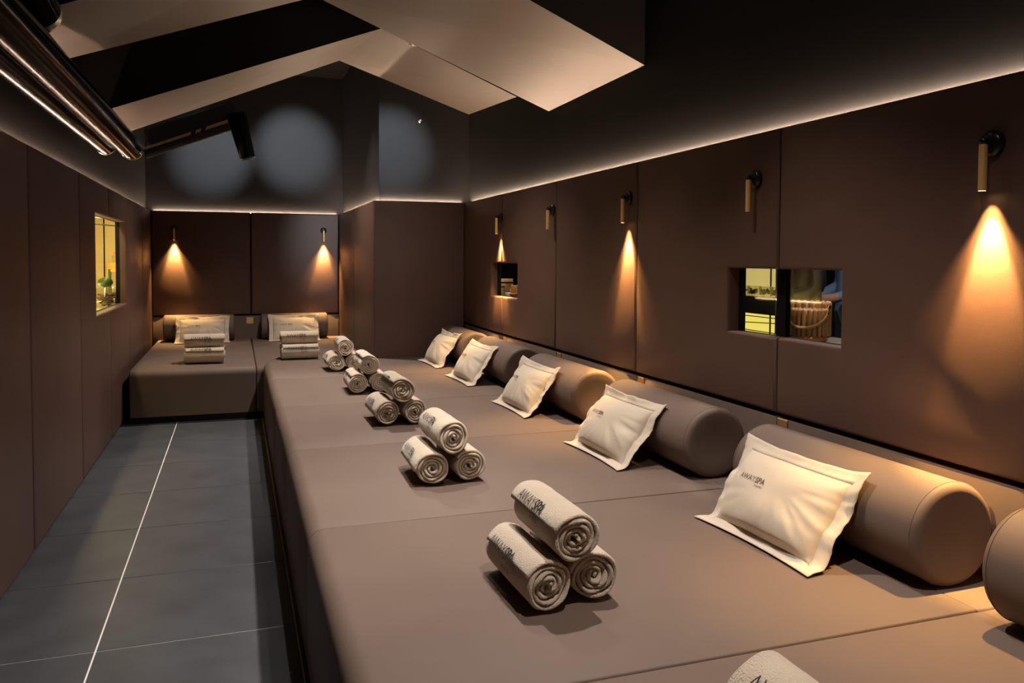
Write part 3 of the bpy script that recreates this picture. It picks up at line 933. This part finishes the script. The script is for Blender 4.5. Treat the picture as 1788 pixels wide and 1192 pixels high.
# people in the adjoining room
def person(loc, rotz, top_m, label, hands=True):
    root = empty('person', loc, (0, 0, rotz))
    tag(root, label, 'person')
    V, E, Rr = [], [], []
    def add(p, r, par=None):
        V.append(p); Rr.append(r)
        if par is not None: E.append((par, len(V) - 1))
        return len(V) - 1
    pel = add((0, 0, 0.98), (0.15, 0.105))
    wa = add((0, 0, 1.10), (0.14, 0.10), pel); ch = add((0, 0.01, 1.30), (0.165, 0.115), wa); nk0 = add((0, 0.0, 1.45), (0.10, 0.08), ch)
    nk = add((0, -0.01, 1.52), (0.055, 0.055), nk0); hd0 = add((0, -0.02, 1.60), (0.068, 0.078), nk); hd = add((0, -0.02, 1.69), (0.072, 0.085), hd0); add((0, -0.01, 1.755), (0.05, 0.06), hd)
    for s in (-1, 1):
        hp = add((s * 0.09, 0, 0.90), (0.085, 0.095), pel); kn = add((s * 0.095, -0.01, 0.50), (0.058, 0.062), hp); an = add((s * 0.10, 0.02, 0.09), (0.042, 0.045), kn); add((s * 0.11, -0.14, 0.035), (0.04, 0.032), an)
        sh = add((s * 0.19, 0.0, 1.42), (0.060, 0.065), nk0); el = add((s * 0.25, 0.03, 1.14), (0.047, 0.047), sh)
        wr = add((s * 0.10, -0.20, 1.06), (0.030, 0.030), el)
        pm = add((s * 0.055, -0.235, 1.055), (0.022, 0.034), wr)
        for q in range(4):
            k1 = add((s * (0.022 - 0.004 * q), -0.255 + 0.004 * q, 1.085 - 0.020 * q), (0.0095, 0.0095), pm); k2 = add((s * (-0.012 - 0.003 * q), -0.250 + 0.004 * q, 1.080 - 0.020 * q), (0.0085, 0.0085), k1); add((s * (-0.030 + 0.004 * q), -0.232 + 0.003 * q, 1.075 - 0.020 * q), (0.0075, 0.0075), k2)
        t1 = add((s * 0.062, -0.262, 1.092), (0.011, 0.011), pm); add((s * 0.040, -0.272, 1.112), (0.009, 0.009), t1)
    me = bpy.data.meshes.new('body'); me.from_pydata(V, E, [])
    o = bpy.data.objects.new('tmp_body', me); COL.objects.link(o)
    m = o.modifiers.new('skin', 'SKIN'); m.use_smooth_shade = True
    for i, sv in enumerate(me.skin_vertices[0].data):
        sv.radius = Rr[i]; sv.use_root = (i == 0)
    ss = o.modifiers.new('sub', 'SUBSURF'); ss.levels = 1
    dg = bpy.context.evaluated_depsgraph_get(); dg.update()
    bm_me = bpy.data.meshes.new_from_object(o.evaluated_get(dg))
    bpy.data.objects.remove(o)
    bm_me.materials.clear()
    for mm in (SKIN, top_m, TROUS, HAIR): bm_me.materials.append(mm)
    for p in bm_me.polygons:
        c = p.center; k = 1
        if c.z > 1.50: k = 3 if (c.z > 1.70 or (c.y > 0.02 and c.z > 1.56)) else 0
        elif c.y < -0.17 and 0.95 < c.z < 1.2: k = 0
        elif c.z < 0.97: k = 2
        p.material_index = k; p.use_smooth = True
    b = bpy.data.objects.new('body', bm_me); COL.objects.link(b); b.parent = root
    # face: eyes, nose, mouth, ears
    for s in (-1, 1):
        bm = bmesh.new(); bmesh.ops.create_uvsphere(bm, u_segments=8, v_segments=6, radius=0.010, matrix=Matrix.Translation((s * 0.03, -0.098, 1.655))); obj('eye', bm, HAIR, root, True)
        bm = bmesh.new(); bmesh.ops.create_uvsphere(bm, u_segments=8, v_segments=6, radius=0.026, matrix=Matrix.Translation((s * 0.076, -0.01, 1.645)) @ Matrix.Scale(0.4, 4, (1, 0, 0))); obj('ear', bm, SKIN, root, True)
    bm = bmesh.new(); tube(bm, (0, -0.097, 1.66), (0, -0.118, 1.622), 0.006, 0.013, 8); obj('nose', bm, SKIN, root, True)
    bm = bmesh.new(); bmesh.ops.create_uvsphere(bm, u_segments=8, v_segments=6, radius=0.022, matrix=Matrix.Translation((0, -0.095, 1.592)) @ Matrix.Scale(0.3, 4, (0, 0, 1)) @ Matrix.Scale(0.5, 4, (0, 1, 0))); obj('mouth', bm, PINK, root, True)
    return root
person((3.05, 3.80, 0), -PI / 2 - 0.45, BLKCL, 'person in a black jacket with clasped hands, behind the wooden bucket in the near niche')
person((3.68, 4.10, 0), -PI / 2 - 0.3, BLUECL, 'person in a pale blue shirt at the right edge of the near niche')

# adjoining room gets a ceiling lamp of its own
def adj_lamp():
    root = empty('pendant_disc', (2.50, 2.75, 2.4)); tag(root, 'white disc lamp on the ceiling of the room behind the near niche', 'lamp')
    bm = bmesh.new(); lathe(bm, [(0.10, -0.03), (0.11, -0.02), (0.11, 0)], 28); obj('disc', bm, LENSW, root, True)
    l = spot('lamp_beam', (0, 0, -0.035), (0, 0, -1), 110, (1, 0.88, 0.76), 150, 0.5, 0.08); l.parent = root; l.location = (0, 0, -0.035)
    l.rotation_euler = (0, 0, 0)
    root2 = empty('pendant_disc', (2.6, 6.9, 2.4)); tag(root2, 'white disc lamp on the ceiling of the room behind the far niche', 'lamp')
    bm = bmesh.new(); lathe(bm, [(0.10, -0.03), (0.11, -0.02), (0.11, 0)], 28); obj('disc', bm, LENSW, root2, True)
    l = spot('lamp_beam', (0, 0, -0.035), (0, 0, -1), 70, (1, 0.88, 0.76), 150, 0.5, 0.08); l.parent = root2; l.location = (0, 0, -0.035)
    l.rotation_euler = (0, 0, 0)
adj_lamp()

# ================================================================== LEFT NICHE: YELLOW DISPLAY
def left_display():
    xa, xb = XLB - 0.03, -1.42
    y0, y1 = 5.55, 9.0
    root = empty('wall_display', (xb, y0, 0.8)); tag(root, 'glowing yellow display alcove in the left wall', 'display alcove')
    def part(n, x0, x1, a, b, z0, z1, m):
        return obj(n, bbox(x0 - xb, x1 - xb, a - y0, b - y0, z0 - 0.8, z1 - 0.8), m, root)
    part('back_panel', xb - 0.02, xb, y0, y1, 0.84, 1.75, YELLOW)
    part('end_panel', xb, xa, y1, y1 + 0.02, 0.84, 1.75, YELLOW)
    part('near_panel', xb, xa, y0 - 0.02, y0, 0.84, 1.75, YELLOW)
    part('shelf', xb, xa, y0, y1, 0.86, 0.885, YELLOW)
    part('top_panel', xb, xa, y0, y1, 1.73, 1.75, YELLOW)
    part('light_strip', xa - 0.10, xa - 0.06, y0 + 0.1, y1 - 0.3, 1.715, 1.728, YLED)
    part('light_strip', xb + 0.02, xb + 0.05, y0 + 0.1, y1 - 0.3, 0.886, 0.896, YLED)
    part('seam_strip', xb, xb + 0.006, 9.0 - 0.9, 9.0 - 0.885, 0.89, 1.72, BLACKP)
    part('seam_strip', -1.262, -1.25, y1 - 0.005, y1, 0.89, 1.72, BLACKP)
    bm = bmesh.new(); tube(bm, (xa - 0.45 - xb, 0.6, 0.76), (xa - 0.03 - xb, y1 - y0 - 0.1, 0.79), 0.006, seg=8); obj('rod', bm, BLACKM, root)
    bm = bmesh.new(); tube(bm, (xa - 0.45 - xb, 0.9, 0.83), (xa - 0.03 - xb, y1 - y0 - 0.1, 0.84), 0.003, seg=8); obj('rod', bm, BLACKM, root)
    # jars
    def jar(loc, r, h, m, label, seed, fh):
        j = empty('glass_jar', loc); tag(j, label, 'jar', 'glass jars in the left display')
        bm = bmesh.new(); lathe(bm, [(r * 0.9, 0), (r, 0.006), (r, h), (r * 0.97, h), (r * 0.96, 0.010), (r * 0.8, 0.008)], 28); obj('glass', bm, JARGL, j, True)
        if m: heap(j, r * 0.82, 0.010, fh, 60, seed, m, 0.014)
        return j
    jar((-1.000, 7.18, 0.885), 0.068, 0.160, FRUIT, 'wide glass jar of dark dried fruit at the front of the left display', 3, 0.105)
    jar((-0.985, 7.50, 0.885), 0.055, 0.160, FRUIT, 'narrow glass jar of dark dried fruit behind the wide jar in the left display', 4, 0.10)
    jar((-1.075, 6.98, 0.885), 0.040, 0.10, ORANGE, 'small glass jar of orange slices at the left of the left display', 5, 0.05)
    b = empty('green_bowl', (-1.06, 7.62, 0.885)); tag(b, 'dark green rounded bowl behind the jars in the left display', 'bowl')
    bm = bmesh.new(); lathe(bm, [(0.03, 0), (0.035, 0.005), (0.012, 0.02), (0.012, 0.15), (0.045, 0.165), (0.062, 0.19), (0.055, 0.215), (0.03, 0.232), (0.01, 0.238)], 24); obj('body', bm, LEAF, b, True)
    d = empty('glass_bottle', (-1.035, 8.12, 0.885)); tag(d, 'tall glass bottle with an orange band at the right of the left display', 'bottle')
    bm = bmesh.new(); lathe(bm, [(0.055, 0), (0.06, 0.01), (0.06, 0.30), (0.035, 0.35), (0.035, 0.42), (0.03, 0.42)], 24); obj('glass', bm, JARGL, d, True)
    bm = bmesh.new(); lathe(bm, [(0.062, 0.27), (0.072, 0.28), (0.072, 0.35), (0.05, 0.36)], 24); obj('band', bm, ORANGE, d, True)
    bm = bmesh.new(); lathe(bm, [(0.036, 0.421), (0.042, 0.425), (0.042, 0.455), (0.03, 0.46)], 24); obj('stopper', bm, WOOD, d, True)
    bm = bmesh.new(); tube(bm, (-0.05, -0.05, 0.0), (-0.05, -0.05, 0.30), 0.012, seg=10); obj('tap_stem', bm, LEAF, d, True)
left_display()

# ================================================================== CEILING TUBES AND TRACK
def build_tubes():
    def duct(x, z, r, y0, y1, label):
        root = empty('black_tube', (x, y1, z)); tag(root, label, 'tube', 'black ceiling tubes')
        bm = bmesh.new(); lathe(bm, [(r * 0.8, 0.004), (r, 0.0), (r, (y0 - y1) * 0.33), (r, (y0 - y1) * 0.66), (r, y0 - y1)], 36, 'Y'); shade_auto(obj('tube_body', bm, GLOSS, root), 50)
        bm = bmesh.new(); lathe(bm, [(r + 0.0005, -0.004), (r + 0.003, 0.0), (r + 0.003, 0.006), (r * 0.9, 0.008)], 36, 'Y'); obj('rim', bm, RIM, root, True)
        for yy in (y0 + 0.3, y0 + 1.2):
            bm = bmesh.new(); tube(bm, (0, yy - y1, r * 0.8), (0, yy - y1, ZC - z), 0.008, seg=8); obj('hanger', bm, BLACKM, root)
    duct(-0.755, 1.985, 0.060, 1.2, 5.515, 'left glossy black tube running along the ceiling above the left wall')
    duct(-0.607, 1.965, 0.065, 1.2, 5.515, 'right glossy black tube running along the ceiling beside the track light')
    # sloping track with a spotlight at its end
    root = empty('track_light', (-0.50, 5.50, ZC)); tag(root, 'black sloping track with a cylindrical spotlight, in front of the end wall', 'track light')
    def rel(x, z, y=5.5): return (x + 0.50, y - 5.5, z - ZC)
    def bar(name, a, b, hw, hz, m):
        bm = bmesh.new()
        A, B = Vector(rel(*a)), Vector(rel(*b))
        d = (B - A).normalized(); s = Vector((0, 1, 0)); u = d.cross(s) * -1
        vs = []
        for P in (A, B):
            for sy, sz in ((-1, -1), (1, -1), (1, 1), (-1, 1)): vs.append(bm.verts.new(P + s * hw * sy + u * hz * sz))
        for f in ((0, 1, 2, 3), (7, 6, 5, 4), (0, 4, 5, 1), (1, 5, 6, 2), (2, 6, 7, 3), (3, 7, 4, 0)): bm.faces.new([vs[i] for i in f])
        obj(name, bm, m, root)
    bar('rail', (-0.531, 1.9325), (0.00, 2.145), 0.022, 0.024, BLACKM)
    bar('pale_strip', (-0.531, 1.9657), (-0.03, 2.170), 0.012, 0.012, PALE)
    bar('upper_rail', (-0.518, 2.0335), (0.00, 2.245), 0.012, 0.048, BLACKM)
    for x, z in ((-0.25, 2.084), (-0.19, 2.108)): bar('bracket', (x - 0.006, z - 0.025), (x + 0.006, z + 0.02), 0.024, 0.012, BLACKM)
    bm = bmesh.new(); a, b = Vector(rel(0.005, 2.215)), Vector(rel(0.075, 1.935)); tube(bm, a, b, 0.062, 0.047, 28); shade_auto(obj('spot_housing', bm, GLOSS, root), 50)
    bm = bmesh.new(); tube(bm, b - (b - a).normalized() * 0.003, b + (b - a).normalized() * 0.004, 0.048, 0.046, 28); obj('spot_rim', bm, BLACKM, root)
    # stubby spotlight at the top left of the view
    root = empty('stub_spotlight', (-0.66, 3.05, ZC)); tag(root, 'stubby black spotlight at the top left corner above the tubes', 'spotlight')
    bm = bmesh.new(); tube(bm, (0, -0.1, 2.22 - ZC), (0.03, 0.10, 2.13 - ZC), 0.07, 0.07, 28); shade_auto(obj('housing', bm, GLOSS, root), 50)
    bm = bmesh.new(); lathe(bm, [(0.071, -0.002), (0.073, 0.0), (0.073, 0.004), (0.066, 0.005)], 28, 'Y', (0.03, 0.10, 2.13 - ZC)); obj('rim', bm, RIM, root, True)
    bm = bmesh.new(); tube(bm, (0, -0.02, 2.24 - ZC), (0, -0.02, 0), 0.012, seg=8); obj('stem', bm, BLACKM, root)
build_tubes()

# spots washing the upper end walls (hung in the slot between the bulkheads and behind the far one)
ceiling_spot((0.10, 7.25, 3.02), (-0.22, 9.2, 2.42), P_WASH * 0.5, COOL, 27, 0.9, 0.03, 'black spotlight aimed at the left of the upper end wall')
ceiling_spot((0.42, 7.25, 3.02), (0.62, 9.2, 2.50), P_WASH * 0.5, COOL, 29, 0.9, 0.03, 'black spotlight aimed at the right of the upper end wall')
ceiling_spot((1.12, 5.30, 2.72), (1.25, 6.83, 2.22), P_WASH * 0.26, COOL, 30, 0.9, 0.03, 'black spotlight aimed at the upper pier')

# small round sprinkler rose on the upper pier
root = empty('wall_rose', (1.494, YPB, 2.47)); tag(root, 'tiny bright sprinkler on the upper pier wall', 'sprinkler')
bm = bmesh.new(); lathe(bm, [(0.018, 0), (0.018, -0.006), (0.008, -0.008), (0.006, -0.03), (0.014, -0.032), (0.014, -0.036)], 16, 'Y'); obj('body', bm, RIM, root, True)
